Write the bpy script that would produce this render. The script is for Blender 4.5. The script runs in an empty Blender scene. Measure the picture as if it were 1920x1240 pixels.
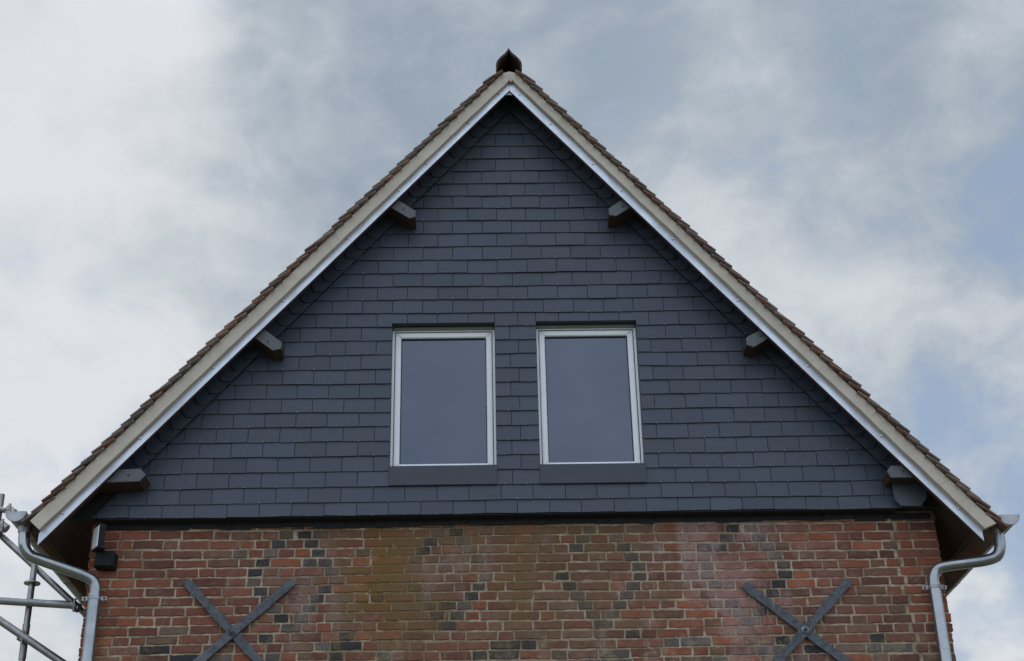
import bpy, math, random
from mathutils import Vector, Matrix
random.seed(7)
S = bpy.context.scene
C = S.collection
H = 1.6                                   # the camera stands 1.6 m above the ground; heights below are measured from the camera
# ------------------------------------------------------------------ camera
cam = bpy.data.cameras.new('camera'); cam.lens = 2770/1920*36; cam.sensor_width = 36; cam.sensor_fit = 'HORIZONTAL'
cam.clip_start = .05; cam.clip_end = 3000
co = bpy.data.objects.new('camera', cam); C.objects.link(co)
r, u, f = Vector((0.999738, -0.012588, -0.019126)), Vector((0.011312, -0.454738, 0.890553)), Vector((0.019908, 0.890536, 0.454476))
co.matrix_world = Matrix(((r.x, u.x, -f.x, 0), (r.y, u.y, -f.y, 0), (r.z, u.z, -f.z, H), (0, 0, 0, 1)))
S.camera = co

# ------------------------------------------------------------------ node helpers
class NT:
    def __init__(s, tree): s.t = tree; s.n = tree.nodes; s.l = tree.links
    def add(s, typ, **kw):
        n = s.n.new(typ)
        for k, v in kw.items(): setattr(n, k, v)
        return n
    def set(s, sock, v):
        if hasattr(v, 'is_output'): s.l.new(v, sock)
        else: sock.default_value = v
    def math(s, op, a, b=0.0, c=None, clamp=False):
        n = s.add('ShaderNodeMath', operation=op, use_clamp=clamp); s.set(n.inputs[0], a); s.set(n.inputs[1], b)
        if c is not None: s.set(n.inputs[2], c)
        return n.outputs[0]
    def vmath(s, op, a, b=None, scale=None):
        n = s.add('ShaderNodeVectorMath', operation=op); s.set(n.inputs[0], a)
        if b is not None: s.set(n.inputs[1], b)
        if scale is not None: s.set(n.inputs['Scale'], scale)
        return n.outputs['Value'] if op in ('DOT_PRODUCT', 'LENGTH') else n.outputs[0]
    def noise(s, vec, scale, detail=4, rough=.55, dist=0, col=False):
        n = s.add('ShaderNodeTexNoise'); s.set(n.inputs['Vector'], vec); n.inputs['Scale'].default_value = scale
        n.inputs['Detail'].default_value = detail; n.inputs['Roughness'].default_value = rough; n.inputs['Distortion'].default_value = dist
        return n.outputs['Color'] if col else n.outputs['Fac']
    def ramp(s, v, lo, hi, a=0.0, b=1.0, smooth=True):
        n = s.add('ShaderNodeMapRange', interpolation_type='SMOOTHSTEP' if smooth else 'LINEAR'); s.set(n.inputs[0], v)
        n.inputs[1].default_value = lo; n.inputs[2].default_value = hi; n.inputs[3].default_value = a; n.inputs[4].default_value = b
        return n.outputs[0]
    def mix(s, fac, a, b, mode='MIX'):
        n = s.add('ShaderNodeMix', data_type='RGBA', blend_type=mode)
        s.set(n.inputs[0], fac)
        for k, v in ((6, a), (7, b)):
            if isinstance(v, tuple) and len(v) == 3: v = v + (1,)
            s.set(n.inputs[k], v)
        return n.outputs[2]
    def scale(s, vec, v): return s.vmath('MULTIPLY', vec, v)

# ------------------------------------------------------------------ world: overcast sky
SUN_EL, SUN_AZ = math.radians(44), math.radians(-17)
w = bpy.data.worlds.new('World'); S.world = w; w.use_nodes = True
t = NT(w.node_tree); t.n.clear()
out = t.add('ShaderNodeOutputWorld'); bg = t.add('ShaderNodeBackground'); bg.inputs[1].default_value = .1
t.l.new(bg.outputs[0], out.inputs[0])
sky = t.add('ShaderNodeTexSky', sky_type='NISHITA', sun_disc=False, sun_elevation=SUN_EL, sun_rotation=SUN_AZ, air_density=1.0, dust_density=1.5)
tc = t.add('ShaderNodeTexCoord'); d = tc.outputs['Generated']
sep = t.add('ShaderNodeSeparateXYZ'); t.l.new(d, sep.inputs[0])
zz = t.math('MAXIMUM', t.math('ADD', sep.outputs[2], .12), .03)
cmb = t.add('ShaderNodeCombineXYZ'); t.set(cmb.inputs[0], t.math('DIVIDE', sep.outputs[0], zz)); t.set(cmb.inputs[1], t.math('DIVIDE', sep.outputs[1], zz))
cp = cmb.outputs[0]                                                       # the cloud layer seen in perspective
warp = t.vmath('SUBTRACT', t.noise(cp, 2.6, 5, .6, .4, True), (.5, .5, .5))
dd = t.vmath('NORMALIZE', t.vmath('ADD', d, t.vmath('SCALE', warp, scale=.13)))
def lobe(c, rad, amp):
    v = Vector(c).normalized()
    return t.math('MULTIPLY', t.ramp(t.vmath('DOT_PRODUCT', dd, tuple(v)), math.cos(rad), 1.0), amp)
def total(ls):
    a = ls[0]
    for b in ls[1:]: a = t.math('ADD', a, b)
    return a
ds = t.vmath('MULTIPLY', d, (1, 1, 1.35))
n1 = t.noise(ds, 5.5, 7, .54, .2); n2 = t.noise(ds, 16.0, 7, .6, .35); n3 = t.noise(cp, 1.3, 3, .5, .2)
bright = total([lobe((-.300, .85, .45), .26, .50), lobe((-.29, .90, .34), .20, .26), lobe((-.24, .765, .60), .16, .40), lobe((.16, .86, .46), .16, .26),
                lobe((.10, .79, .59), .2, .14), lobe((.30, .93, .22), .12, .35), lobe((-.11, .81, .55), .19, -.36), lobe((.17, .78, .60), .18, -.24), lobe((.02, .79, .61), .14, -.22), lobe((-.205, .755, .62), .06, .45),
                t.math('MULTIPLY', t.math('SUBTRACT', n1, .5), 1.25), t.math('MULTIPLY', t.math('SUBTRACT', n2, .5), .95)])
bright = t.ramp(t.math('ADD', bright, .22), -.28, 1.05)
grey, white = (2.9, 3.6, 4.4), (7.4, 7.65, 7.95)
cloud = t.mix(bright, grey, white)
blue_m = total([lobe((.37, .87, .33), .19, .55), lobe((.36, .81, .46), .09, .08), lobe((.345, .895, .30), .13, .30), lobe((-.285, .91, .30), .12, .25), lobe((-.20, .735, .64), .06, .5),
                t.math('MULTIPLY', t.math('SUBTRACT', n3, .5), .5), t.math('MULTIPLY', t.math('SUBTRACT', n1, .56), -2.6), t.math('MULTIPLY', t.math('SUBTRACT', n2, .5), -2.0)])
blue_m = t.ramp(blue_m, .2, 1.15)
clear = t.mix(.7, t.vmath('SCALE', sky.outputs[0], scale=1.1), (2.6, 3.7, 5.5))
colr = t.mix(t.math('MULTIPLY', blue_m, .8), cloud, clear)
# the half of the sky opposite the building is thinner, brighter cloud
back = t.ramp(t.vmath('DOT_PRODUCT', d, tuple(Vector((0.1, -1, .35)).normalized())), -.35, .75, 1.0, 2.35)
colr = t.vmath('SCALE', colr, scale=back)
bk = t.ramp(sep.outputs[1], .15, -.25)
colr = t.mix(bk, colr, t.mix(.6, t.vmath('MULTIPLY', colr, (.95, 1.0, 1.13)), (9.6, 10.8, 12.6)))
t.l.new(colr, bg.inputs[0])
sun = bpy.data.lights.new('sun', 'SUN'); sun.energy = .9; sun.angle = math.radians(14); sun.color = (1, .95, .88)
so = bpy.data.objects.new('sun', sun); C.objects.link(so)
sd = Vector((math.sin(SUN_AZ)*math.cos(SUN_EL), math.cos(SUN_AZ)*math.cos(SUN_EL), math.sin(SUN_EL)))
so.rotation_euler = sd.to_track_quat('Z', 'Y').to_euler(); so.location = sd*40
S.view_settings.view_transform = 'Standard'; S.view_settings.look = 'None'; S.view_settings.exposure = 0; S.view_settings.gamma = 1
S.view_settings.use_curve_mapping = False

# ------------------------------------------------------------------ materials
def material(name, fn):
    m = bpy.data.materials.new(name); m.use_nodes = True; t = NT(m.node_tree); t.n.clear()
    o = t.add('ShaderNodeOutputMaterial'); b = t.add('ShaderNodeBsdfPrincipled'); t.l.new(b.outputs[0], o.inputs[0])
    pos = t.add('ShaderNodeNewGeometry').outputs['Position']; fn(t, b, pos); return m
def bump(t, b, h, strength, dist):
    n = t.add('ShaderNodeBump'); n.inputs['Strength'].default_value = strength; n.inputs['Distance'].default_value = dist
    t.l.new(h, n.inputs['Height']); t.l.new(n.outputs[0], b.inputs['Normal'])
def tint(t): return t.add('ShaderNodeAttribute', attribute_name='tint').outputs['Color']
def simple(c, c2=None, rough=.6, metal=0, scale=20, bs=.15, bd=.004, spec=.5, rr=.15, stretch=(1, 1, 1), useint=False):
    def fn(t, b, pos):
        p = t.scale(pos, stretch); n = t.noise(p, scale, 6, .6, .3); n_ = t.noise(p, scale*.15, 4, .55, .2)
        k = t.ramp(t.math('ADD', t.math('MULTIPLY', n, .55), t.math('MULTIPLY', n_, .45)), .34, .66)
        c0 = t.mix(k, c, c2 or tuple(x*.78 for x in c))
        if useint: c0 = t.mix(1.0, c0, tint(t), 'MULTIPLY')
        t.l.new(c0, b.inputs['Base Color']); b.inputs['Metallic'].default_value = metal
        t.set(b.inputs['Roughness'], t.ramp(n, .3, .7, rough-rr/2, rough+rr/2)); b.inputs['Specular IOR Level'].default_value = spec
        if bs: bump(t, b, t.noise(p, scale*2.5, 5, .6), bs, bd)
    return fn
def m_brick(t, b, pos):
    sp = t.add('ShaderNodeSeparateXYZ'); t.l.new(pos, sp.inputs[0]); X, Z = sp.outputs[0], sp.outputs[2]
    base = tint(t)
    n = t.noise(pos, 45, 6, .65, .3); nb = t.noise(pos, 140, 4, .7)
    base = t.mix(t.ramp(n, .35, .75, 0, .5), base, t.vmath('SCALE', base, scale=.55))
    base = t.mix(t.ramp(nb, .62, .75, 0, .35), base, (.30, .25, .19))
    sm = t.math('MULTIPLY', t.ramp(t.noise(pos, 11, 6, .7, .5), .52, .70), t.ramp(nb, .40, .60))
    base = t.mix(t.math('MULTIPLY', sm, .55), base, (.30, .235, .165))
    base = t.mix(t.ramp(t.noise(pos, 4.2, 5, .65, .5), .48, .70, 0, .5), base, t.vmath('MULTIPLY', base, (.68, .62, .58)))
    stains(t, b, pos, X, Z, base)
    b.inputs['Roughness'].default_value = .88; b.inputs['Specular IOR Level'].default_value = .25
    bump(t, b, t.math('ADD', n, t.math('MULTIPLY', nb, .6)), .55, .006)
def stains(t, b, pos, X, Z, base):
    # run-off stains below the windows, lime bloom at right, lichen near the lower courses
    sp2 = t.scale(pos, (1, 1, .45)); a = t.noise(sp2, 2.6, 6, .62, .5); c = t.noise(pos, 9, 6, .65, .4); fine = t.noise(pos, 60, 5, .7)
    X0_ = X; X = t.math('ADD', X, t.math('ADD', t.math('MULTIPLY', t.math('SUBTRACT', a, .5), 3.2), t.math('MULTIPLY', t.math('SUBTRACT', c, .5), 1.8)))
    mx = t.math('MULTIPLY', t.ramp(X, -1.25, -.5), t.ramp(X, 1.6, .7)); mz = t.ramp(Z, H+2.45, H+3.0)
    m = t.math('MULTIPLY', t.math('MULTIPLY', mx, mz), t.ramp(t.math('ADD', t.math('MULTIPLY', a, .6), t.math('MULTIPLY', c, .4)), .38, .58))
    m = t.math('MULTIPLY', m, t.ramp(fine, .25, .6, .45, 1.0))
    base = t.mix(t.math('MULTIPLY', m, .78), base, (.155, .098, .040))
    # narrower, stronger mossy run under the left window's inner corner
    st = t.math('MULTIPLY', t.ramp(t.math('ABSOLUTE', t.math('ADD', t.math('ADD', X0_, .72), t.math('MULTIPLY', t.math('SUBTRACT', c, .5), 1.1))), .24, .0), t.ramp(Z, H+2.55, H+2.9))
    base = t.mix(t.math('MULTIPLY', t.math('MULTIPLY', st, t.ramp(fine, .35, .6)), .85), base, (.15, .088, .016))
    g = t.math('MULTIPLY', t.ramp(t.noise(t.vmath('ADD', sp2, (7, 3, 2)), 3.4, 6, .6, .6), .5, .68), t.ramp(fine, .33, .62))
    gm = t.math('MULTIPLY', g, t.math('MULTIPLY', t.ramp(X, -1.7, -1.1), t.ramp(X, 2.4, 2.1)))
    base = t.mix(t.math('MULTIPLY', gm, .68), base, (.25, .19, .165))
    wh = t.math('MULTIPLY', t.math('MULTIPLY', t.ramp(X, .95, 1.95), t.ramp(X, 2.85, 2.15)), t.ramp(t.math('ADD', a, t.math('MULTIPLY', t.math('SUBTRACT', c, .5), .5)), .40, .62))
    wh = t.math('MULTIPLY', wh, t.ramp(fine, .3, .62, .35, 1.0))
    base = t.mix(t.math('MULTIPLY', wh, .55), base, (.38, .265, .24))
    li = t.math('MULTIPLY', t.math('MULTIPLY', t.ramp(Z, H+2.95, H+2.6), t.ramp(c, .50, .66)), t.ramp(fine, .3, .6))
    base = t.mix(t.math('MULTIPLY', li, .55), base, (.33, .27, .13))
    t.l.new(base, b.inputs['Base Color'])
def m_mortar(t, b, pos):
    sp = t.add('ShaderNodeSeparateXYZ'); t.l.new(pos, sp.inputs[0])
    n = t.noise(pos, 30, 6, .65, .3)
    base = t.mix(t.ramp(n, .3, .7), (.47, .39, .275), (.30, .24, .165))
    base = t.mix(t.ramp(t.noise(pos, 5.5, 6, .65, .6), .42, .62, 0, .75), base, (.17, .125, .085))
    stains(t, b, pos, sp.outputs[0], sp.outputs[2], base)
    b.inputs['Roughness'].default_value = .95; b.inputs['Specular IOR Level'].default_value = .15
    bump(t, b, t.noise(pos, 90, 5, .7), .7, .006)
def m_slate(t, b, pos):
    base = tint(t); n = t.noise(pos, 25, 6, .6, .2); st = t.noise(t.scale(pos, (1, 1, .18)), 70, 4, .6)
    base = t.mix(t.ramp(n, .35, .7, 0, .22), base, (.082, .096, .122))
    sp = t.ramp(t.noise(pos, 170, 2, .5), .76, .80)
    base = t.mix(t.math('MULTIPLY', sp, .35), base, (.2, .21, .22))
    t.l.new(base, b.inputs['Base Color']); t.set(b.inputs['Roughness'], t.ramp(n, .3, .7, .42, .62))
    bump(t, b, t.math('ADD', t.math('MULTIPLY', n, .7), st), .28, .004)
def m_zinc(base, c2, rough, scale=7):
    def fn(t, b, pos):
        n = t.noise(pos, scale, 5, .6, .6); n9 = t.noise(pos, scale*3.3, 3, .5)
        k = t.math('ADD', t.math('MULTIPLY', t.ramp(n, .3, .7), .7), t.math('MULTIPLY', n9, .3))
        t.l.new(t.mix(k, base, c2), b.inputs['Base Color']); b.inputs['Metallic'].default_value = .9
        t.set(b.inputs['Roughness'], t.ramp(n, .3, .7, rough-.07, rough+.1)); bump(t, b, n, .03, .01)
    return fn
def m_paint(c, rough=.45):
    return simple(c, tuple(x*.93 for x in c), rough, 0, 40, .04, .002)
def m_glass(t, b, pos):
    b.inputs['Base Color'].default_value = (.013, .021, .060, 1); b.inputs['Roughness'].default_value = .02; b.inputs['IOR'].default_value = 1.9
    b.inputs['Specular Tint'].default_value = (.86, .93, 1, 1)
    n = t.noise(pos, 1.6, 2, .5); bump(t, b, n, .02, .02)
def m_wood(t, b, pos):
    n = t.noise(t.scale(pos, (1, .12, 1)), 60, 6, .6, .4); n2 = t.noise(pos, 3, 4, .6)
    c = t.mix(t.ramp(n, .3, .7), (.070, .032, .019), (.034, .019, .013)); c = t.mix(t.ramp(n2, .4, .7, 0, .5), c, (.045, .032, .022))
    t.l.new(c, b.inputs['Base Color']); b.inputs['Roughness'].default_value = .75; bump(t, b, n, .4, .003)
def m_iron(t, b, pos):
    n = t.noise(pos, 28, 7, .68, .8); n2 = t.noise(pos, 6, 5, .6, .5)
    c = t.mix(t.ramp(n, .32, .68), (.088, .097, .106), (.042, .045, .050)); c = t.mix(t.ramp(n2, .52, .72, 0, .6), c, (.135, .15, .165))
    t.l.new(c, b.inputs['Base Color']); t.set(b.inputs['Roughness'], t.ramp(n, .3, .7, .38, .65)); b.inputs['Metallic'].default_value = .15
    bump(t, b, t.math('ADD', n, t.math('MULTIPLY', n2, .8)), .7, .01)
def m_ground(t, b, pos):
    n = t.noise(pos, .8, 6, .65, .4); f_ = t.noise(pos, 30, 6, .7)
    c = t.mix(t.ramp(n, .4, .6), (.11, .13, .05), (.25, .22, .17)); c = t.mix(t.ramp(f_, .3, .7, 0, .5), c, (.16, .15, .1))
    t.l.new(c, b.inputs['Base Color']); b.inputs['Roughness'].default_value = .95; bump(t, b, f_, .6, .03)
M = {k: material(k, v) for k, v in dict(
    brick=m_brick, mortar=m_mortar, slate=m_slate, tile=simple((.245, .185, .150), (.135, .110, .092), .85, 0, 30, .5, .006, .2, useint=True),
    ridge_clay=simple((.062, .034, .026), (.04, .024, .02), .8, 0, 22, .4, .006, .3),
    render=simple((.56, .495, .405), (.475, .42, .345), .9, 0, 9, .35, .006, .2), trim=m_zinc((.59, .612, .638), (.51, .54, .575), .46, 3),
    zinc=m_zinc((.36, .375, .38), (.25, .265, .27), .23, 4), zinc_dull=m_zinc((.38, .385, .385), (.27, .27, .27), .48, 9), white=m_paint((.86, .87, .87)),
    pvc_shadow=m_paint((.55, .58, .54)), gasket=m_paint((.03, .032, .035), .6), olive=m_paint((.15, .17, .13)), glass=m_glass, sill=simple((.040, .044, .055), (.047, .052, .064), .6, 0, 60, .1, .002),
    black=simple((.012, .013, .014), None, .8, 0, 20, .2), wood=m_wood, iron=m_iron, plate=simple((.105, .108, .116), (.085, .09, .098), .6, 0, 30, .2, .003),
    lamp_black=simple((.008, .009, .011), None, .55, 0, 30, .05, spec=.2), lens=simple((.80, .82, .82), (.76, .78, .78), .35, 0, 30, .02), steel=m_zinc((.36, .35, .345), (.24, .23, .225), .42, 12),
    screw=m_zinc((.62, .65, .68), (.5, .52, .55), .35, 30), ground=m_ground, hook=m_zinc((.33, .345, .37), (.2, .21, .23), .45, 9)).items()}

# ------------------------------------------------------------------ mesh helpers
class MB:
    """collects faces with a material slot and a tint each; build() links them as one mesh object"""
    def __init__(s): s.v = []; s.f = []; s.m = []; s.c = []; s.s = []
    def add(s, vs, fs, m=0, c=(1, 1, 1), smooth=False):
        o = len(s.v); s.v += [tuple(x) for x in vs]
        for q in fs: s.f.append(tuple(o+i for i in q)); s.m.append(m); s.c.append(c); s.s.append(smooth)
        return s
    def box(s, a, b, m=0, c=(1, 1, 1)):
        (x0, y0, z0), (x1, y1, z1) = a, b
        vs = [(x0, y0, z0), (x1, y0, z0), (x1, y1, z0), (x0, y1, z0), (x0, y0, z1), (x1, y0, z1), (x1, y1, z1), (x0, y1, z1)]
        return s.add(vs, [(3, 2, 1, 0), (4, 5, 6, 7), (0, 1, 5, 4), (1, 2, 6, 5), (2, 3, 7, 6), (3, 0, 4, 7)], m, c)
    def prism(s, poly, y0, y1, m=0, c=(1, 1, 1)):
        """poly: (x, z) outline, y0 / y1: numbers or functions of (x, z)"""
        a = sum(poly[i-1][0]*poly[i][1]-poly[i][0]*poly[i-1][1] for i in range(len(poly)))
        if a < 0: poly = poly[::-1]
        g0 = y0 if callable(y0) else (lambda x, z: y0); g1 = y1 if callable(y1) else (lambda x, z: y1); n = len(poly)
        vs = [(x, g0(x, z), z) for x, z in poly]+[(x, g1(x, z), z) for x, z in poly]
        return s.add(vs, [tuple(range(n)), tuple(range(2*n-1, n-1, -1))]+[(i, i+n, (i+1) % n+n, (i+1) % n) for i in range(n)], m, c)
    def chamfer_prism(s, poly, y0, y1, ch, m=0, c=(1, 1, 1), jit=0):
        """prism whose front (y0) edges are chamfered by ch"""
        a = sum(poly[i-1][0]*poly[i][1]-poly[i][0]*poly[i-1][1] for i in range(len(poly)))
        if a < 0: poly = poly[::-1]
        n = len(poly); cx = sum(p[0] for p in poly)/n; cz = sum(p[1] for p in poly)/n; ins = []
        for i in range(n):
            p, q, r_ = Vector(poly[i-1]), Vector(poly[i]), Vector(poly[(i+1) % n]); e1 = (q-p).normalized(); e2 = (r_-q).normalized()
            n1, n2 = Vector((-e1.y, e1.x)), Vector((-e2.y, e2.x)); k = n1+n2; k = k/max(.3, k.dot(n1)); ins.append(q+k*ch*(1+random.uniform(-.4, .4)*(jit > 0)))
        vs = [(p.x, y0+random.uniform(-jit, jit), p.y) for p in ins]+[(x, y0+ch, z) for x, z in poly]+[(x, y1, z) for x, z in poly]
        fs = [tuple(range(n))]
        for k in (0, n): fs += [(i+k, i+n+k, (i+1) % n+n+k, (i+1) % n+k) for i in range(n)]
        fs.append(tuple(range(3*n-1, 2*n-1, -1)))
        return s.add(vs, fs, m, c)
    def tube(s, pts, rad, n=20, m=0, cap=True, smooth=True, c=(1, 1, 1)):
        P = [Vector(p) for p in pts]; up = None; rings = []
        for i, p in enumerate(P):
            tg = (P[min(i+1, len(P)-1)]-P[max(i-1, 0)]).normalized()
            if up is None: up = tg.orthogonal().normalized()
            up = (up-tg*up.dot(tg)).normalized(); sd = tg.cross(up); R_ = rad(i/(len(P)-1)) if callable(rad) else rad
            rings.append([p+(up*math.cos(2*math.pi*k/n)+sd*math.sin(2*math.pi*k/n))*R_ for k in range(n)])
        vs = [q for rg in rings for q in rg]
        s.add(vs, [(i*n+k, i*n+(k+1) % n, (i+1)*n+(k+1) % n, (i+1)*n+k) for i in range(len(P)-1) for k in range(n)], m, c, smooth)
        if cap: s.add(rings[0], [tuple(range(n-1, -1, -1))], m, c); s.add(rings[-1], [tuple(range(n))], m, c)
        return s
    def build(s, name, mats, parent=None, root=None, at=None):
        """vertices are given in world axes with heights from the camera; the object sits at `at` (or under its parent)"""
        me = bpy.data.meshes.new(name); org = at or (ROOT[root or parent] if (root or parent) else (0, 0, 0))
        me.from_pydata([(x-org[0], y-org[1], z+H-org[2]) for x, y, z in s.v], [], s.f)
        for mm in (mats if isinstance(mats, (list, tuple)) else [mats]): me.materials.append(M[mm])
        me.polygons.foreach_set('material_index', s.m); me.polygons.foreach_set('use_smooth', s.s)
        a = me.attributes.new('tint', 'FLOAT_COLOR', 'FACE'); a.data.foreach_set('color', [k for c in s.c for k in (*c, 1)])
        me.update(); o = bpy.data.objects.new(name, me); C.objects.link(o)
        if parent: o.parent = parent; ROOT[o] = ROOT[parent]
        else: o.location = org; ROOT[o] = org
        return o
ROOT = {}
def thing(name, label, cat, loc, group=None):
    o = bpy.data.objects.new(name, None); C.objects.link(o); o.location = loc; o.empty_display_size = .3; ROOT[o] = tuple(loc)
    o['label'] = label; o['category'] = cat
    if group: o['group'] = group
    return o
def clip(poly, a, b, c):
    """keep the part of poly with a*x + b*z + c >= 0"""
    out = []
    for i in range(len(poly)):
        p, q = poly[i-1], poly[i]; dp, dq = a*p[0]+b*p[1]+c, a*q[0]+b*q[1]+c
        if dp*dq < 0: k = dp/(dp-dq); out.append((p[0]+k*(q[0]-p[0]), p[1]+k*(q[1]-p[1])))
        if dq >= 0: out.append(q)
    return out
def area(p): return abs(sum(p[i-1][0]*p[i][1]-p[i][0]*p[i-1][1] for i in range(len(p))))/2 if len(p) > 2 else 0
def smooth_path(pts, k=8):
    P = [Vector(p) for p in pts]; P = [P[0]*2-P[1]]+P+[P[-1]*2-P[-2]]; o = []
    for i in range(1, len(P)-2):
        for j in range(k):
            s_ = j/k; a, b, c, e = P[i-1], P[i], P[i+1], P[i+2]
            o.append(.5*((2*b)+(c-a)*s_+(2*a-5*b+4*c-e)*s_**2+(3*b-a-3*c+e)*s_**3))
    return o+[P[-2]]
def disc(mb, c, rad, y0, y1, n=10, m=0):
    return mb.chamfer_prism([(c[0]+rad*math.cos(2*math.pi*k/n), c[1]+rad*math.sin(2*math.pi*k/n)) for k in range(n)], y0, y1, rad*.25, m)

# ------------------------------------------------------------------ ground
gm = MB(); N = 24
gm.add([(-1500+3000*i/N, -1500+3000*j/N, -H) for j in range(N+1) for i in range(N+1)], [(j*(N+1)+i, j*(N+1)+i+1, (j+1)*(N+1)+i+1, (j+1)*(N+1)+i) for j in range(N) for i in range(N)])
g = gm.build('ground', 'ground'); g['kind'] = 'structure'

# ------------------------------------------------------------------ the house
X0, YB, YE = .2385, 10.10, 18.0           # gable axis, face of the brickwork, far end of the house
WL, WR = -2.812, 3.262
house = thing('brick_house', 'red brick house with dark slate gable, two white windows and steep tiled roof', 'house', (X0, YB, 0))

# --- brickwork: every brick of the front wall is laid
RED, DARKRED, ORANGE, BROWN, GREYBR, DARK = (.212, .080, .050), (.155, .064, .045), (.270, .090, .048), (.178, .090, .056), (.160, .100, .070), (.046, .041, .041)
diamonds = [(-1.356, .97), (-.272, .6), (.82, .75), (1.851, .95)]
def colour(x, z, head):
    p = random.random()
    if x < -2.44: base = ORANGE if p < .45 else RED if p < .8 else (.22, .095, .064)
    elif x > 2.95: base = ORANGE if p < .18 else RED if p < .55 else DARKRED if p < .88 else GREYBR
    elif z < 2.78 and p < .30: base = DARK if p < .16 else (.12, .10, .088)
    elif head and p < .04: base = DARK
    else: base = random.choices((RED, DARKRED, ORANGE, BROWN, GREYBR), (5.5, 3.2, 1.2, 3.2, 1.2))[0]
    k = random.uniform(.82, 1.18); h = random.uniform(-.06, .06)
    return (base[0]*k*(1+h), base[1]*k, base[2]*k*(1-h))
bw = MB(); PITCH = .0687; zc = 3.640; row = 0
bw.box((WL+.014, YB+.0055, -H), (WR-.014, YB+.16, 3.70), 1)
while zc > -H:
    z1, z0 = zc, zc-PITCH; zm = (z0+z1)/2; marks = []
    for cx, keep in diamonds:
        k = 1-abs(zm-3.225)/.40
        if k >= 0 and zm > 2.8:
            for sgn in ((-1, 1) if k > .06 else (1,)):
                if random.random() < (keep if zm > 3.2 else .95): marks.append(cx+sgn*.30*k)
    lq = -2.47+.05*math.sin(row*2.1)+.03*(row % 2); rq = 2.915+.06*((3.6-zm)/1.1)+.035*(row % 2)
    for s0, s1, jt in ((WL, lq, .009), (lq+.003, rq, .0135), (rq+.012, WR, .013)):
        segs = []; x = s0; mk = sorted(m_ for m_ in marks if s0+.06 < m_ < s1-.06)
        for m_ in mk+[None]:
            e = s1 if m_ is None else m_-.054
            L = e-x
            if L > .03:
                nb_ = []; tot = 0; last = random.random() < .5
                while tot < L:
                    st = (random.random() < (.72 if not last else .42)); last = st; wdt = .222 if st else .113; nb_.append(wdt); tot += wdt
                if tot-L > nb_[-1]*.5 and len(nb_) > 1: tot -= nb_.pop()
                for wdt in nb_: segs.append((x, x+wdt*L/tot, None)); x += wdt*L/tot
            if m_ is not None: segs.append((e, m_+.054, DARK)); x = m_+.054
        for a, b_, cc in segs:
            if b_-a < .025: continue
            j = lambda q: random.uniform(-q, q)
            hj = jt/2; xa, xb = a+hj, b_-hj
            if a == WL: xa = WL+abs(j(.012))
            if b_ == WR: xb = WR-abs(j(.012))
            wav = .006*math.sin(a*1.7+row*.3)+.003*math.sin(a*5+row)
            poly = [(xa+j(.004), z0+.0068+wav+j(.0034)), (xb+j(.004), z0+.0068+wav+j(.0034)), (xb+j(.004), z1-.0055+wav+j(.0034)), (xa+j(.004), z1-.0055+wav+j(.0034))]
            if zm > 2.2:                      # ragged arrises on the courses near the gable
                ne = max(2, round((xb-xa)/.03)); lo_e = [(xa+(xb-xa)*k/ne+j(.004), z0+.0068+wav+j(.0030)) for k in range(1, ne)]; hi_e = [(xa+(xb-xa)*k/ne+j(.004), z1-.0055+wav+j(.0030)) for k in range(ne-1, 0, -1)]
                poly = [poly[0]]+lo_e+[poly[1], (xb+j(.003), (z0+z1)/2+wav), poly[2]]+hi_e+[poly[3], (xa+j(.003), (z0+z1)/2+wav)]
            col = cc or colour((a+b_)/2, zm, b_-a < .14)
            if cc: kk = random.uniform(.8, 1.5); col = tuple(q*kk for q in random.choice((DARK, DARK, (.078, .06, .05), (.11, .082, .066))))
            bw.chamfer_prism(poly, YB+j(.0022), YB+.10, .003+random.random()*.003, 0, col, .0012)
    zc -= PITCH; row += 1
# return walls: courses show on the corner, the long sides are plain courses of the same brick
for sx, xo, xi in ((-1, WL, WL+.2), (1, WR, WR-.2)):
    zz_ = 3.640
    bw.box((min(xo-sx*.012, xi), YB+.16, -H), (max(xo-sx*.012, xi), YE, 3.36), 1)
    while zz_ > -H+.1:
        y = YB+.104+random.choice((0, .11))
        while y < 12.6:
            ln = random.choice((.222, .222, .113)); cc = colour(sx*3, 3.2, False)
            bw.box((min(xo, xo-sx*.03), y+.005, zz_-PITCH+.005), (max(xo, xo-sx*.03), y+ln-.006, zz_-.005), 0, cc); y += ln
        zz_ -= PITCH
    zz_ = 3.640
    while zz_ > -H+.1:
        bw.box((min(xo, xo-sx*.03), 12.85, zz_-PITCH+.005), (max(xo, xo-sx*.03), YE-.02, zz_-.005), 0, RED); zz_ -= PITCH
bw.box((WL+.2, YE-.2, -H), (WR-.2, YE, 3.36), 1)
bw.build('brick_wall', ('brick', 'mortar'), house)

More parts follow.
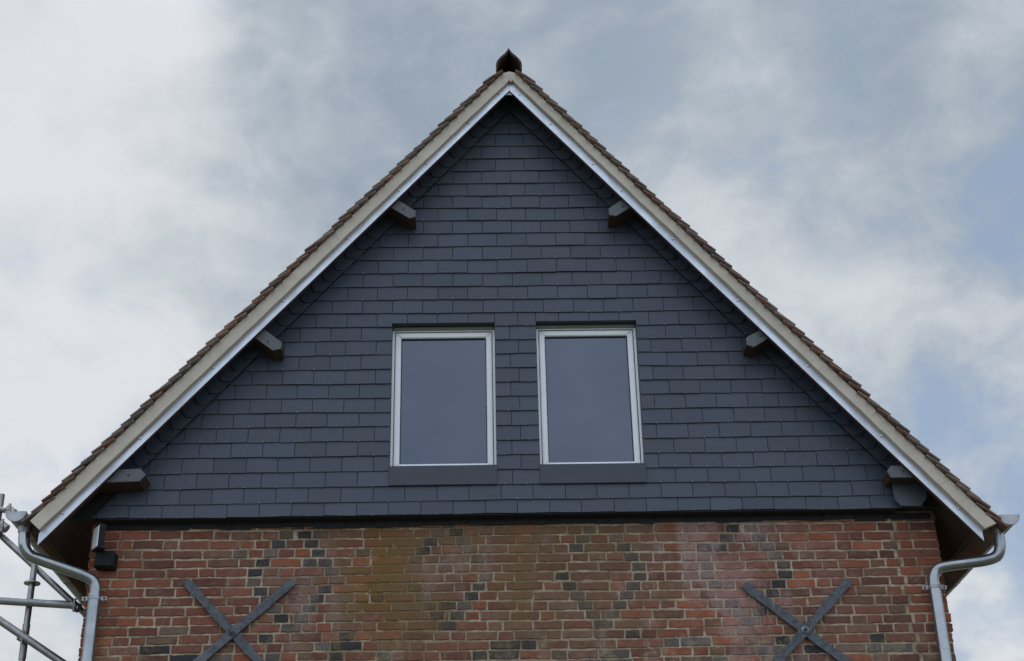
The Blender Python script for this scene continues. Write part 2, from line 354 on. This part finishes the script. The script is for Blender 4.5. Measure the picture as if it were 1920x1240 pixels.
# --- slate cladding of the gable
L1, R1 = (1.150, 6.838), (-1.190, 7.398)  # edge line z = a*x + b of the slate field at the left and at the right (front of the wall)
SL, SR = (1.144, 7.010), (-1.196, 7.580)  # underside of the roof at each side
WIN = [(-.688, .093, 4.000, 5.172), (.406, 1.172, 3.999, 5.177)]
sc = MB()
def slate_tint():
    k = random.gauss(1, .09); h = random.uniform(-.05, .05)
    return (.0375*k*(1+h), .0465*k, .066*k*(1-h))
def pieces(poly):
    """the parts of a slate outside the window openings"""
    todo = [poly]
    for x0, x1, z0, z1 in WIN:
        z0 -= .147                        # the sill panel under the opening
        nxt = []
        for p in todo:
            xs = [q[0] for q in p]; zs = [q[1] for q in p]
            if max(xs) <= x0 or min(xs) >= x1 or max(zs) <= z0 or min(zs) >= z1: nxt.append(p); continue
            nxt.append(clip(p, -1, 0, x0)); nxt.append(clip(p, 1, 0, -x1))
            mid = clip(clip(p, 1, 0, -x0), -1, 0, x1)
            nxt.append(clip(mid, 0, 1, -z1)); nxt.append(clip(mid, 0, -1, z0))
        todo = [p for p in nxt if area(p) > 2e-4]
    return todo
GA, WID = .117, .2305
rows = [(3.635, 3.736)]+[(3.736+GA*k, 3.736+GA*(k+1)) for k in range(30)]
for ri, (za, zb) in enumerate(rows):
    ph = .12 if ri % 2 else .005
    joints = [ph+WID*k+random.uniform(-.0025, .0025) for k in range(-15, 15)]
    if 1.6 < ri < 13.5:                   # the narrow strip between the windows has its own joints
        joints = [q for q in joints if q < .06 or q > .44]+[.27 if ri % 2 else .205]
        joints += [.093, .406]; joints.sort()
    wob = lambda x: .003*math.sin(x*1.3+ri*.7)+.0016*math.sin(x*4.1+ri)
    for a, b in zip(joints, joints[1:]):
        q_ = .0042 if ri == 0 else .0026; ja, jb, tilt = random.uniform(-q_, q_), random.uniform(-q_, q_), random.uniform(-.0018, .0018)
        pol = [(a+.0020, za+wob(a)+ja), (b-.0020, za+wob(b)+jb), (b-.0020, zb+.012), (a+.0020, zb+.012)]
        pol = clip(pol, L1[0], -1, L1[1]+.01); pol = clip(pol, R1[0], -1, R1[1]+.01) if len(pol) > 2 else []
        if area(pol) < 2e-4: continue
        c = slate_tint(); yf = lambda x, z, za=za, tilt=tilt: 9.9888+(z-za)*.088+tilt
        for p in pieces(pol): sc.prism(p, yf, lambda x, z, yf=yf: yf(x, z)+.007, 0, c)
        xm = (a+b)/2
        if random.random() < .7 and all(not (x0-.01 < xm < x1+.01 and z0-.147-.02 < za < z1) for x0, x1, z0, z1 in WIN) and za < L1[0]*xm+L1[1]-.05 and za < R1[0]*xm+R1[1]-.05:
            zq = za+wob(xm)+(ja+jb)/2; sc.box((xm-.0012, 9.9848+tilt, zq-.004), (xm+.0012, 9.9878+tilt, zq+random.uniform(.004, .010)), 1)
# backing boards behind the slates, cut round the two openings, and the dark closing board along the bottom edge
def backing(poly):
    poly = clip(poly, SL[0], -1, SL[1]-.005); poly = clip(poly, SR[0], -1, SR[1]-.005) if len(poly) > 2 else []
    if area(poly) > 1e-4: sc.prism(poly, 10.016, 10.095, 2)
xs = [-3.0, WIN[0][0], WIN[0][1], WIN[1][0], WIN[1][1], 3.4]
for i in range(5):
    if i in (1, 3):
        x0, x1, z0, z1 = WIN[i//2]; backing([(xs[i], 3.645), (xs[i+1], 3.645), (xs[i+1], z0-.003), (xs[i], z0-.003)]); backing([(xs[i], z1), (xs[i+1], z1), (xs[i+1], 8), (xs[i], 8)])
    else: backing([(xs[i], 3.645), (xs[i+1], 3.645), (xs[i+1], 8), (xs[i], 8)])
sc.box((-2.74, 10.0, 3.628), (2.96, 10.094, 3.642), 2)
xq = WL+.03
while xq < WR-.05:                        # black strip standing in for the slates' shade on the top course, ragged below
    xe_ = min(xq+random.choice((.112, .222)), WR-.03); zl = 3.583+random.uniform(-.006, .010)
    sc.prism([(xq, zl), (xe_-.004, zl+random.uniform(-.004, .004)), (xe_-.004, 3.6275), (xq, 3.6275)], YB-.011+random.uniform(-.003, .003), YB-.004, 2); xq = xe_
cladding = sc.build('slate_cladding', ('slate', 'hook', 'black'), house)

# --- stepped slates along both rakes
for sgn, (a, b) in ((-1, L1), (1, R1)):
    mb = MB(); al = math.atan(abs(a)); z = 3.93 if sgn < 0 else 3.90; nx = Vector((sgn*math.sin(al), math.cos(al))); up = Vector((-sgn*math.cos(al), math.sin(al))); k = 0
    ztop = 7.08
    while z < ztop:
        xi = (z-b)/a; p = Vector((xi, z)); jz = random.uniform(-.004, .004)
        poly = [p+Vector((0, jz)), p+Vector((sgn*.058, jz)), p+Vector((sgn*.083, .036+jz)), p+nx*.16+up*.035, p+nx*.16+up*.20, p+up*.20]
        poly = [tuple(q) for q in poly]; poly = clip(poly, -sgn, 0, sgn*X0+9) if False else poly
        poly = clip(poly, sgn, 0, -sgn*(X0+sgn*.001)); poly = clip(poly, SL[0], -1, SL[1]-.003) if len(poly) > 2 else poly; poly = clip(poly, SR[0], -1, SR[1]-.003) if len(poly) > 2 else poly
        if area(poly) > 3e-4:
            yf = lambda x, zz, z=z: 9.955+max(-.002, min(.026, (zz-z)*.10))
            mb.prism(poly, yf, lambda x, zz, yf=yf: yf(x, zz)+.007, 0, slate_tint())
        z += .094; k += 1
    mb.build('rake_slates', 'slate', house)

# --- the two windows
def window(x0, x1, z0, z1):
    fr = MB()
    def ring(a, b, c, d, ws, wt, wb, yf, yb, m=0, ch=0.0):
        # a..b wide, c..d high; four mitred bars with a chamfer on the inner front edge
        for q in ([(a, c), (b, c), (b-ws, c+wb), (a+ws, c+wb)], [(a, d), (a+ws, d-wt), (b-ws, d-wt), (b, d)], [(a, c), (a+ws, c+wb), (a+ws, d-wt), (a, d)], [(b, c), (b, d), (b-ws, d-wt), (b-ws, c+wb)]):
            if ch: fr.chamfer_prism(q, yf, yb, ch, m)
            else: fr.prism(q, yf, yb, m)
    e = .002
    ring(x0+e, x1-e, z0-.03, z1-e, .016, .034, .03, 10.066, 10.096, 0)
    ring(x0+e+.016, x1-e-.016, z0+.0, z1-.036, .006, .006, .004, 10.080, 10.12, 1)
    ring(x0+e+.022, x1-e-.022, z0+.004, z1-.042, .043, .044, .050, 10.073, 10.13, 0, .007)
    ring(x0+e+.065, x1-e-.065, z0+.054, z1-.086, .007, .007, .004, 10.092, 10.13, 1)
    fo = fr.build('window', ('white', 'gasket'), house)
    MB().box((x0+.070, 10.102, z0+.056), (x1-.070, 10.118, z1-.091)).build('pane', 'glass', fo)
    rv = MB(); T = 10.0655                 # reveal lining between the slates and the frame
    rv.box((x0-.004, 9.998, z0), (x0+.0015, T, z1)); rv.box((x1-.0015, 9.998, z0), (x1+.004, T, z1)); rv.box((x0+.0015, 9.998, z1-.0015), (x1-.0015, T, z1+.004))
    rv.build('reveal', 'sill', fo)
    MB().chamfer_prism([(x0+.004, z1-.030), (x1-.004, z1-.030), (x1-.004, z1-.003), (x0+.004, z1-.003)], 10.052, 10.0645, .003).build('head_shade_strip', 'olive', fo)  # dark olive strip added to imitate the shade under the window head
    sl = MB(); sl.chamfer_prism([(x0-.002, z0-.147), (x1+.002, z0-.147), (x1+.002, z0+.004), (x0-.002, z0+.004)], 9.980, 10.012, .003)
    sl.prism([(x0+.002, z0-.012), (x1-.002, z0-.012), (x1-.002, z0+.003), (x0+.002, z0+.003)], 10.0125, 10.075)
    sl.build('sill_panel', 'sill', fo)
    # the dark room behind the pane
    rm = MB(); rm.box((x0, 10.60, z0), (x1, 10.62, z1)); rm.build('room_back', 'black', fo)
window(*WIN[0])
window(*WIN[1])

# --- purlin ends with slate plates
def purlin(poly, drop, label=None):
    cx = sum(p[0] for p in poly)/len(poly); cz = sum(p[1] for p in poly)/len(poly)
    body = [(cx+(x-cx)*.97, cz+(z-cz)*.93) for x, z in poly]
    o = MB().chamfer_prism(body, 9.812, 10.03, .002).build('purlin', 'wood', house)
    pl = MB().chamfer_prism(poly, 9.798, 9.8115, .002).build('end_plate', 'plate', o)
    for nx_, nz_ in drop: disc(MB(), (nx_, nz_), .0075, 9.792, 9.7985).build('nail', 'gasket', o)
def ext(a, b, k): return (a[0]+(a[0]-b[0])*k, a[1]+(a[1]-b[1])*k)
TL = [(-.679, 6.178), (-.508, 6.052), (-.510, 6.001), (-.555, 5.986), (-.745, 6.115)]
purlin(TL, [(-.603, 6.068)])
purlin([(1.150, 6.176), (.991, 6.057), (.992, 5.999), (1.046, 5.988), (1.22, 6.105)], [(1.101, 6.072)])
purlin([(-1.645, 5.053), (-1.486, 4.924), (-1.490, 4.871), (-1.551, 4.858), (-1.72, 4.99)], [(-1.588, 4.933)])
purlin([(2.118, 5.008), (1.963, 4.922), (1.959, 4.861), (2.011, 4.840), (2.175, 4.942)], [(2.072, 4.928)])
purlin([(-2.68, 3.928), (-2.433, 3.936), (-2.392, 3.888), (-2.433, 3.840), (-2.76, 3.833)], [(-2.515, 3.888), (-2.62, 3.886)])
purlin([(3.07, 3.884), (2.901, 3.882), (2.870, 3.841), (2.894, 3.793), (3.15, 3.790)], [(2.983, 3.838)])
cp_ = MB().chamfer_prism([(2.935, 3.835), (2.937, 3.677), (2.979, 3.628), (3.120, 3.626), (3.168, 3.680), (3.19, 3.80), (3.15, 3.835)], 9.935, 9.95, .002)
cp_.prism([(2.955, 3.83), (2.957, 3.69), (2.989, 3.65), (3.11, 3.648), (3.15, 3.7), (3.16, 3.83)], 9.9505, 10.09)
cp_ = cp_.build('corner_plate', 'slate', house); disc(MB(), (3.045, 3.735), .007, 9.929, 9.9355).build('nail', 'gasket', cp_)
for p_ in cp_.data.attributes['tint'].data: p_.color = (.06, .068, .085, 1)

# --- roof: soffit boards, fascia, render verge, zinc trim, tiles
def strip(lo, hi, xe, xa, y0, y1, mb, m=0):
    """a strip along a rake between two lines (a, b), from its eave end x = xe to x = xa"""
    mb.prism([(xe, lo[0]*xe+lo[1]), (xa, lo[0]*xa+lo[1]), (xa, hi[0]*xa+hi[1]), (xe, hi[0]*xe+hi[1])], y0, y1, m)
def meet(a, b): return (b[1]-a[1])/(a[0]-b[0])
sides = [dict(s=-1, sil=(1.144, 6.881), top=(1.144, 6.964), bei=(1.140, 6.957), til=(1.135, 7.075), out=(1.133, 7.165), sof=SL, xe=-3.075, xb=-3.065, xu=-3.135),
         dict(s=1, sil=(-1.196, 7.439), top=(-1.194, 7.536), bei=(-1.202, 7.545), til=(-1.191, 7.635), out=(-1.181, 7.718), sof=SR, xe=3.462, xb=3.470, xu=3.555)]
for q in sides:
    s_ = q['s']; o_ = sides[1] if s_ < 0 else sides[0]
    xa = X0
    # boarded underside: each board runs along the house
    mb = MB(); al = math.atan(q['sof'][0]); n_b = 34; lo = q['sof']
    x_e = q['xe']-s_*(-.02); cur = x_e
    step = (xa-x_e)/n_b
    for i in range(n_b):
        a, b = x_e+step*i+s_*-.0012*-1, x_e+step*(i+1); a2, b2 = min(a, b), max(a, b); dz = random.uniform(-.002, .002)
        mb.prism([(a2, lo[0]*a2+lo[1]+dz), (b2, lo[0]*b2+lo[1]+dz), (b2, lo[0]*b2+lo[1]+.022), (a2, lo[0]*a2+lo[1]+.022)], 9.802, YE+.3)
    mb.build('soffit', 'wood', house)
    mb = MB(); strip((lo[0], lo[1]+.024), (q['til'][0], q['til'][1]-.004), q['xe'], xa, 9.804, YE+.3, mb); mb.build('roof_deck', 'wood', house)
    mb = MB(); strip((q['sil'][0], q['sil'][1]+.006), (q['til'][0], q['til'][1]-.002), q['xe'], xa, 9.767, 9.801, mb); mb.build('verge_board', 'wood', house)
    # eaves board behind the gutter
    mb = MB(); xf = q['xe']; zf = lo[0]*xf+lo[1]; mb.box((min(xf+s_*.001, xf+s_*.022), 9.80, zf-.02), (max(xf+s_*.001, xf+s_*.022), YE+.3, zf+.13)); mb.build('eaves_board', 'wood', house)
    # render band, a little uneven along both edges
    mb = MB(); n = 60; x_a = meet(sides[0]['bei'], sides[1]['bei']); pts_l, pts_u = [], []
    for i in range(n+1):
        k = i/n; xl = q['xb']+(x_a-q['xb'])*k; xu = q['xu']+(X0-q['xu'])*k; e0 = q['bei'][0]*xl+q['bei'][1]; e1 = q['til'][0]*xu+q['til'][1]
        pts_l.append((xl, e0+.0022*math.sin(i*1.9)+random.uniform(-.0015, .0015))); pts_u.append((xu, min(e1+random.uniform(-.004, .004)+.011, 7.314)))
    for i in range(n):
        mb.prism([pts_l[i], pts_l[i+1], pts_u[i+1], pts_u[i]], 9.712+.002*math.sin(i*.8), 9.7655)
    if s_ < 0: mb.prism([(x_a-.026, 7.245), (x_a, 7.215), (x_a+.026, 7.245), (x_a, 7.27)], 9.714, 9.765)
    mb.build('verge_render', 'render', house)
    # folded zinc trim in two lengths, fixed with screws
    mb = MB(); x_m = meet(sides[0]['sil'], sides[1]['sil']); cut = q['xe']+(x_m-q['xe'])*.765; al2 = math.atan(abs(q['sil'][0]))
    for a, b, dy in ((q['xe'], cut+(s_*-.0), 0), (cut+s_*.006, x_m-s_*.001*-1, -.0022)):
        seg = 14
        for i in range(seg):
            xa_, xb_ = a+(b-a)*i/seg, a+(b-a)*(i+1)/seg; wv = lambda x: .0045*math.sin(x*5.2+s_)+.003*math.sin(x*11)
            lo_, hi_ = q['sil'], q['top']
            mb.prism([(xa_, lo_[0]*xa_+lo_[1]), (xb_, lo_[0]*xb_+lo_[1]), (xb_, hi_[0]*xb_+hi_[1]+wv(xb_)), (xa_, hi_[0]*xa_+hi_[1]+wv(xa_))], 9.752+dy, 9.7645)
        # the hem along the bottom, catching the light
        mb.prism([(a, lo_[0]*a+lo_[1]-.002), (b, lo_[0]*b+lo_[1]-.002), (b, lo_[0]*b+lo_[1]+.014), (a, lo_[0]*a+lo_[1]+.014)], lambda x, z: 9.7485+dy, 9.7515+dy)
    tr = mb.build('verge_trim', 'trim', house)
    kk = [.045, .19, .335, .48, .62, .735, .80, .90, .975]
    for i, k in enumerate(kk):
        xk = q['xe']+(x_m-q['xe'])*k; zk = q['sil'][0]*xk+q['sil'][1]+.062+random.uniform(-.006, .006); disc(MB(), (xk, zk), .0085, 9.742, 9.7515, 10).build('screw', 'screw', tr)
    # verge tiles course by course; behind the first one each course runs on down the roof
    mb = MB(); a, b = q['til']; alr = math.atan(abs(a)); down = Vector((s_*math.cos(alr), -math.sin(alr))); nrm = Vector((s_*math.sin(alr), math.cos(alr)))
    z_r = a*X0+b; p0 = Vector((X0, z_r))+down*.075; k = 0
    Lr = ((-3.135 if s_ < 0 else 3.565)-p0.x)/down.x
    while k*.094 < Lr-.06:
        h0 = p0+down*(k*.094); lt, th, rise = .185+random.uniform(-.008, .008), .0148, .037
        if k*.094+lt > Lr+.05: lt = max(.10, Lr+.05-k*.094)
        dn = random.uniform(-.004, .004); rise += random.uniform(-.005, .005)
        def prof(off, y0, y1, c, ch=True):
            a0 = h0+nrm*(off+dn); a1 = h0+down*lt+nrm*(rise+off+dn); ax = (a1-a0).normalized(); nn = Vector((-ax.y, ax.x)); nn = nn if nn.dot(nrm) > 0 else -nn
            mid = (a0+a1)/2+nn*.004
            poly = [tuple(a0), tuple(mid), tuple(a1), tuple(a1+nn*th), tuple(mid+nn*(th+.001)), tuple(a0+nn*th)]
            if ch: mb.chamfer_prism(poly, y0, y1, .005, 0, c, .001)
            else: mb.prism(poly, y0, y1, 0, c)
        col = lambda: (lambda kq, hq: tuple(kq*y_ for y_ in hq))(random.uniform(.75, 1.25), random.choice(((1, 1, 1), (1.1, .95, .9), (.95, 1, 1.03), (1.15, .9, .82), (.8, .82, .82))))
        y = (9.672 if k*.094 < Lr-.26 else 9.698)+random.uniform(-.008, .008)
        for i in range(4): prof(0, y, y+.165, col(), i == 0); y += .168
        prof(0, y, YE+.35, (1, 1, 1), False); k += 1
    mb.build('roof_tiles', 'tile', house)

# --- ridge: ogee clay tiles, open at the end
def ogee(sc_, cz):
    half = [(.103, -.02), (.106, .01), (.104, .036), (.0965, .060), (.080, .086), (.060, .110), (.038, .132), (.022, .151), (.010, .171), (.0, .194)]
    pts = [(-x*sc_, z*sc_) for x, z in half[:-1]]+[(0, half[-1][1]*sc_)]+[(x*sc_, z*sc_) for x, z in half[:-1][::-1]]
    return [(X0+x, cz+z) for x, z in pts]
y = 9.70; i = 0
while y < 13:
    o_, n_ = ogee(1, 7.352), ogee(.86, 7.350); mb = MB(); nn = len(o_); ly = .42
    vs = [(x, y, z) for x, z in o_]+[(x, y, z) for x, z in n_]+[(x, y+ly, z) for x, z in o_]+[(x, y+ly, z) for x, z in n_]
    fs = []
    for k in range(nn-1):
        fs += [(k+1, k, nn+k, nn+k+1), (k, k+1, 2*nn+k+1, 2*nn+k), (nn+k+1, nn+k, 3*nn+k, 3*nn+k+1)]
    fs += [(0, 2*nn, 3*nn, nn), (nn-1, 2*nn-1, 4*nn-1, 3*nn-1)]
    mb.add(vs, fs)
    mb.prism(ogee(.855, 7.350), y+.25, y+.27)
    mb.build('ridge_tile', 'ridge_clay', house); y += .425; i += 1
MB().prism([(X0-.030, 7.128), (X0+.030, 7.128), (X0+.012, 7.152), (X0, 7.166), (X0-.012, 7.152)], 9.772, 9.778).build('apex_cap', 'white', house)

# ------------------------------------------------------------------ gutters
def gutter(cx, zt, sgn, label, xw):
    g = thing('gutter', label, 'gutter', (cx, 9.72, zt+H), 'half round zinc gutters under the eaves')
    rad, n = .069, 16; mb = MB(); y0, y1 = 9.735, YE+.2
    arc = lambda rr: [(cx+rr*math.cos(math.pi+math.pi*k/n), zt+rr*math.sin(math.pi+math.pi*k/n)) for k in range(n+1)]
    o_, i_ = arc(rad), arc(rad-.003); vs = [(x, y0, z) for x, z in o_]+[(x, y1, z) for x, z in o_]+[(x, y0, z) for x, z in i_]+[(x, y1, z) for x, z in i_]; m_ = n+1
    fs = []
    for k in range(n): fs += [(k, k+1, m_+k+1, m_+k), (2*m_+k+1, 2*m_+k, 3*m_+k, 3*m_+k+1)]
    mb.add(vs, fs, 0, (1, 1, 1), True); mb.add([vs[0], vs[m_], vs[3*m_], vs[2*m_]], [(0, 1, 2, 3)]); mb.add([vs[n], vs[m_+n], vs[3*m_+n], vs[2*m_+n]], [(3, 2, 1, 0)])
    mb.tube([(cx+sgn*(rad+.006), y0, zt+.002), (cx+sgn*(rad+.006), y1, zt+.002)], .009, 10)
    mb.build('trough', 'zinc_dull', g)
    ec = MB(); ec.prism(arc(rad+.0035)+[(cx+rad*.9, zt+.004), (cx-rad*.9, zt+.004)], 9.722, 9.7345)
    pts = [(x, 9.7205, z) for x, z in arc(rad+.001)]; ec.tube(pts, .005, 8); ec.build('end_cap', 'zinc_dull', g)
    y = 10.15
    while y < 13:
        br = MB(); a = [(x, y, z) for x, z in arc(rad+.004)]
        for p, q in zip(a, a[1:]): br.add([p, q, (q[0], q[1]+.03, q[2]), (p[0], p[1]+.03, p[2])], [(0, 1, 2, 3)])
        br.box((min(cx-sgn*rad, xw), y, zt-.02), (max(cx-sgn*rad, xw), y+.03, zt-.016)); br.build('bracket', 'zinc_dull', g); y += .5
    return g
gutter(-3.242, 3.597, -1, 'zinc half round gutter with closed end under the left eave, by the scaffold', -3.09)
gutter(3.656, 3.472, 1, 'zinc half round gutter with closed end under the right eave, clear of the scaffold', 3.48)

# ------------------------------------------------------------------ downpipes
def downpipe(path, sgn, label, zb):
    rad = .040; x, yb_ = path[-1][0], path[-1][1]
    g = thing('downpipe', label, 'downpipe', (x, yb_, 0), 'zinc downpipes at the corners of the house')
    pp = smooth_path(path, 10)
    mb = MB(); mb.tube(pp, .039, 24)
    for k in (.335, .80):                 # soldered joints of the swan neck
        i = int(k*len(pp)); mb.tube(pp[i:i+2], .0415, 24)
    mb.build('swan_neck', 'zinc', g)
    ot = MB(); p = Vector(path[0]); ot.tube([p+Vector((0, 0, .065)), p+Vector((0, 0, .03)), p+Vector((0, 0, -.03))], lambda k: .058-.0145*k, 24); ot.build('outlet', 'zinc_dull', g)
    x1, y1, z1 = path[-1]
    pm = MB(); pm.tube([(x1, y1, z1+.012), (x1, y1, zb), (x1, y1, -H+.05)], .0425, 24); pm.tube([(x1, y1, 2.63), (x1, y1, 2.61)], .0445, 24); pm.build('pipe', 'zinc', g)
    for zk in (z1-.022, z1-1.9):
        b = MB(); b.tube([(x1, y1, zk+.011), (x1, y1, zk-.011)], .0465, 24)
        b.box((x1-.086, y1-.004, zk-.013), (x1-.044, y1+.002, zk+.013)); b.box((x1+.044, y1-.004, zk-.013), (x1+.086, y1+.002, zk+.013)); bo = b.build('pipe_bracket', 'zinc_dull', g)
        for e in (-.068, .068):
            disc(MB(), (x1+e, zk), .008, y1-.011, y1-.0045, 8).build('bracket_screw', 'gasket', bo)
            MB().tube([(x1+e, y1+.002, zk), (x1+e, YB+.02, zk)], .005, 8).build('bracket_pin', 'screw', bo)
downpipe([(-3.207, 9.85, 3.515), (-3.205, 9.85, 3.45), (-3.195, 9.855, 3.39), (-3.155, 9.868, 3.330), (-3.085, 9.90, 3.305), (-2.92, 9.965, 3.258), (-2.80, 10.01, 3.222), (-2.742, 10.028, 3.188), (-2.718, 10.03, 3.14), (-2.718, 10.03, 3.085)],
         -1, 'grey zinc downpipe with swan neck at the left corner beside the floodlight', 2.3)
downpipe([(3.606, 9.85, 3.405), (3.607, 9.85, 3.34), (3.602, 9.852, 3.28), (3.572, 9.862, 3.222), (3.50, 9.885, 3.200), (3.39, 9.94, 3.200), (3.27, 10.0, 3.202), (3.198, 10.025, 3.188), (3.159, 10.03, 3.13), (3.154, 10.03, 3.075)],
         1, 'grey zinc downpipe with swan neck at the right brick corner below the corner plate', 2.3)

# ------------------------------------------------------------------ cross-shaped wall anchors
def anchor(c, ends, label, wash):
    g = thing('wall_anchor', label, 'wall anchor', (c[0], YB, c[1]+H), 'iron cross anchors on the brick wall')
    for i, (ex, ez) in enumerate(ends):
        cc = Vector(c); e = Vector((ex, ez)); d_ = (e-cc); n = Vector((-d_.y, d_.x)).normalized(); mb = MB(); K = 18
        f0, f1 = e, cc-d_*1.02; left, right = [], []
        for k in range(K+1):
            p = f0+(f1-f0)*(k/K); hw = .0305+.0025*math.sin(k*1.3+i*2)+random.uniform(-.0012, .0012)
            if k in (0, K): hw *= .9
            left.append(p+n*hw); right.append(p-n*hw)
        for k in range(K):
            pl = [tuple(left[k]), tuple(right[k]), tuple(right[k+1]), tuple(left[k+1])]
            bend = lambda x, z: YB-.026-(.016 if i else 0)*max(0, 1-abs((Vector((x, z))-cc).length)/.2)
            mb.prism(pl, bend, lambda x, z: bend(x, z)+.0155)
        o = mb.build('anchor_bar', 'iron', g)
    nb = MB(); disc(nb, c, .027, YB-.050, YB-.0425, 16); nb = nb.build('washer', wash, g)
    b = MB(); disc(b, c, .0165, YB-.064, YB-.0503, 6); disc(b, c, .008, YB-.074, YB-.0643, 10); b.build('nut', 'iron', nb)
anchor((-1.751, 2.821), [(-2.106, 3.196), (-1.352, 3.182)], 'cross shaped iron wall anchor with dark nut on red brick, nearer the floodlight', 'iron')
anchor((2.218, 2.774), [(1.823, 3.110), (2.572, 3.130)], 'cross shaped iron wall anchor with pale washer on whitened brick', 'zinc_dull')

# ------------------------------------------------------------------ floodlight by the left corner
fl = thing('floodlight', 'black floodlight with pale glass front on the brick corner under the left eave', 'floodlight', (-2.66, YB, 3.33+H))
MB().chamfer_prism([(-2.742, 3.288), (-2.612, 3.282), (-2.606, 3.285), (-2.602, 3.39), (-2.608, 3.397), (-2.735, 3.402)], 9.995, YB+.004, .008).build('mounting_box', 'lamp_black', fl)
hd = MB(); ca = math.radians(56)          # the head is turned towards the drive at the left
nf = Vector((-math.sin(ca), -math.cos(ca), 0)); sd_ = Vector((math.cos(ca), -math.sin(ca), 0)); ctr = Vector((-2.713, 9.955, 3.478))
def slab(mb, c, hw, hz, d0, d1, m=0):
    vs = [];
    for dpt, ins in ((d0, .006), (d0-.006, 0), (d1, 0)):
        for a, b in ((-1, -1), (1, -1), (1, 1), (-1, 1)): vs.append(c+sd_*(a*(hw-ins))+nf*dpt+Vector((a*0, 0, b*(hz-ins))))
    mb.add(vs, [(0, 1, 2, 3), (11, 10, 9, 8)]+[(i+k, i+4+k, (i+1) % 4+4+k, (i+1) % 4+k) for k in (0, 4) for i in range(4)], m)
slab(hd, ctr, .060, .088, .026, -.020); hd = hd.build('lamp_head', 'lamp_black', fl)
ln = MB(); slab(ln, ctr+nf*.027, .055, .078, .002, -.0005); ln.build('lens', 'lens', hd)
MB().tube([(-2.690, 9.985, 3.41), (-2.685, 10.02, 3.38), (-2.682, 10.03, 3.35)], .014, 10).build('arm', 'lamp_black', fl)

# ------------------------------------------------------------------ scaffold beside the house
sf = thing('scaffold', 'grey tubular steel scaffold standing beyond the left side of the house', 'scaffold', (-3.47, 11.0, 0))
def tube(name, a, b, rad=.0242, m='steel'):
    mb = MB(); mb.tube([a, Vector(a).lerp(Vector(b), .5), b], rad, 16); return mb.build(name, m, sf)
tube('standard', (-3.47, 11.0, 3.93), (-3.47, 11.0, -H+.02))
tube('standard', (-3.80, 11.0, 4.215), (-3.80, 11.0, -H+.02))
tube('ledger', (-4.9, 10.94, 3.43), (-3.115, 10.945, 3.294), .030, 'zinc_dull')
tube('brace', (-5.3, 11.05, 5.23), (-2.98, 11.05, 3.193))
tube('brace', (-4.70, 10.945, 3.862), (-1.9-.9, 10.945, 2.627), .029)
tube('tie_rod', (-3.115, 10.945, 3.298), (-2.85, 10.945, 3.300), .008)
tube('transom', (-4.2, 10.97, 4.19), (-3.68, 10.97, 4.055))
tube('transom', (-3.68, 10.97, 4.055), (-3.47, 12.6, 4.10))
for p in ((-3.47, 11.0, 3.487),):
    mb = MB(); mb.tube([(p[0], p[1], p[2]-.005), (p[0], p[1], p[2]+.005)], .062, 20); mb.build('rosette', 'steel', sf)
mb = MB(); mb.tube([(-3.47, 11, 3.165), (-3.47, 11, 2.9)], .0275, 16); mb.build('sleeve', 'zinc_dull', sf)
def coupler(c):
    mb = MB(); mb.tube([Vector(c)+Vector((-.03, 0, .02)), Vector(c)+Vector((.03, 0, -.02))], .036, 12, smooth=False); mb.tube([Vector(c)+Vector((0, -.05, -.01)), Vector(c)+Vector((0, .05, .01))], .016, 8); mb.tube([Vector(c)+Vector((.0, -.03, -.05)), Vector(c)+Vector((0, -.03, .05))], .012, 6); return mb.build('coupler', 'steel', sf)
coupler((-3.105, 10.95, 3.287)); coupler((-3.735, 10.95, 3.93)); coupler((-3.70, 10.96, 4.06)); coupler((-3.47, 10.97, 3.05)); coupler((-3.80, 11.0, 3.905))
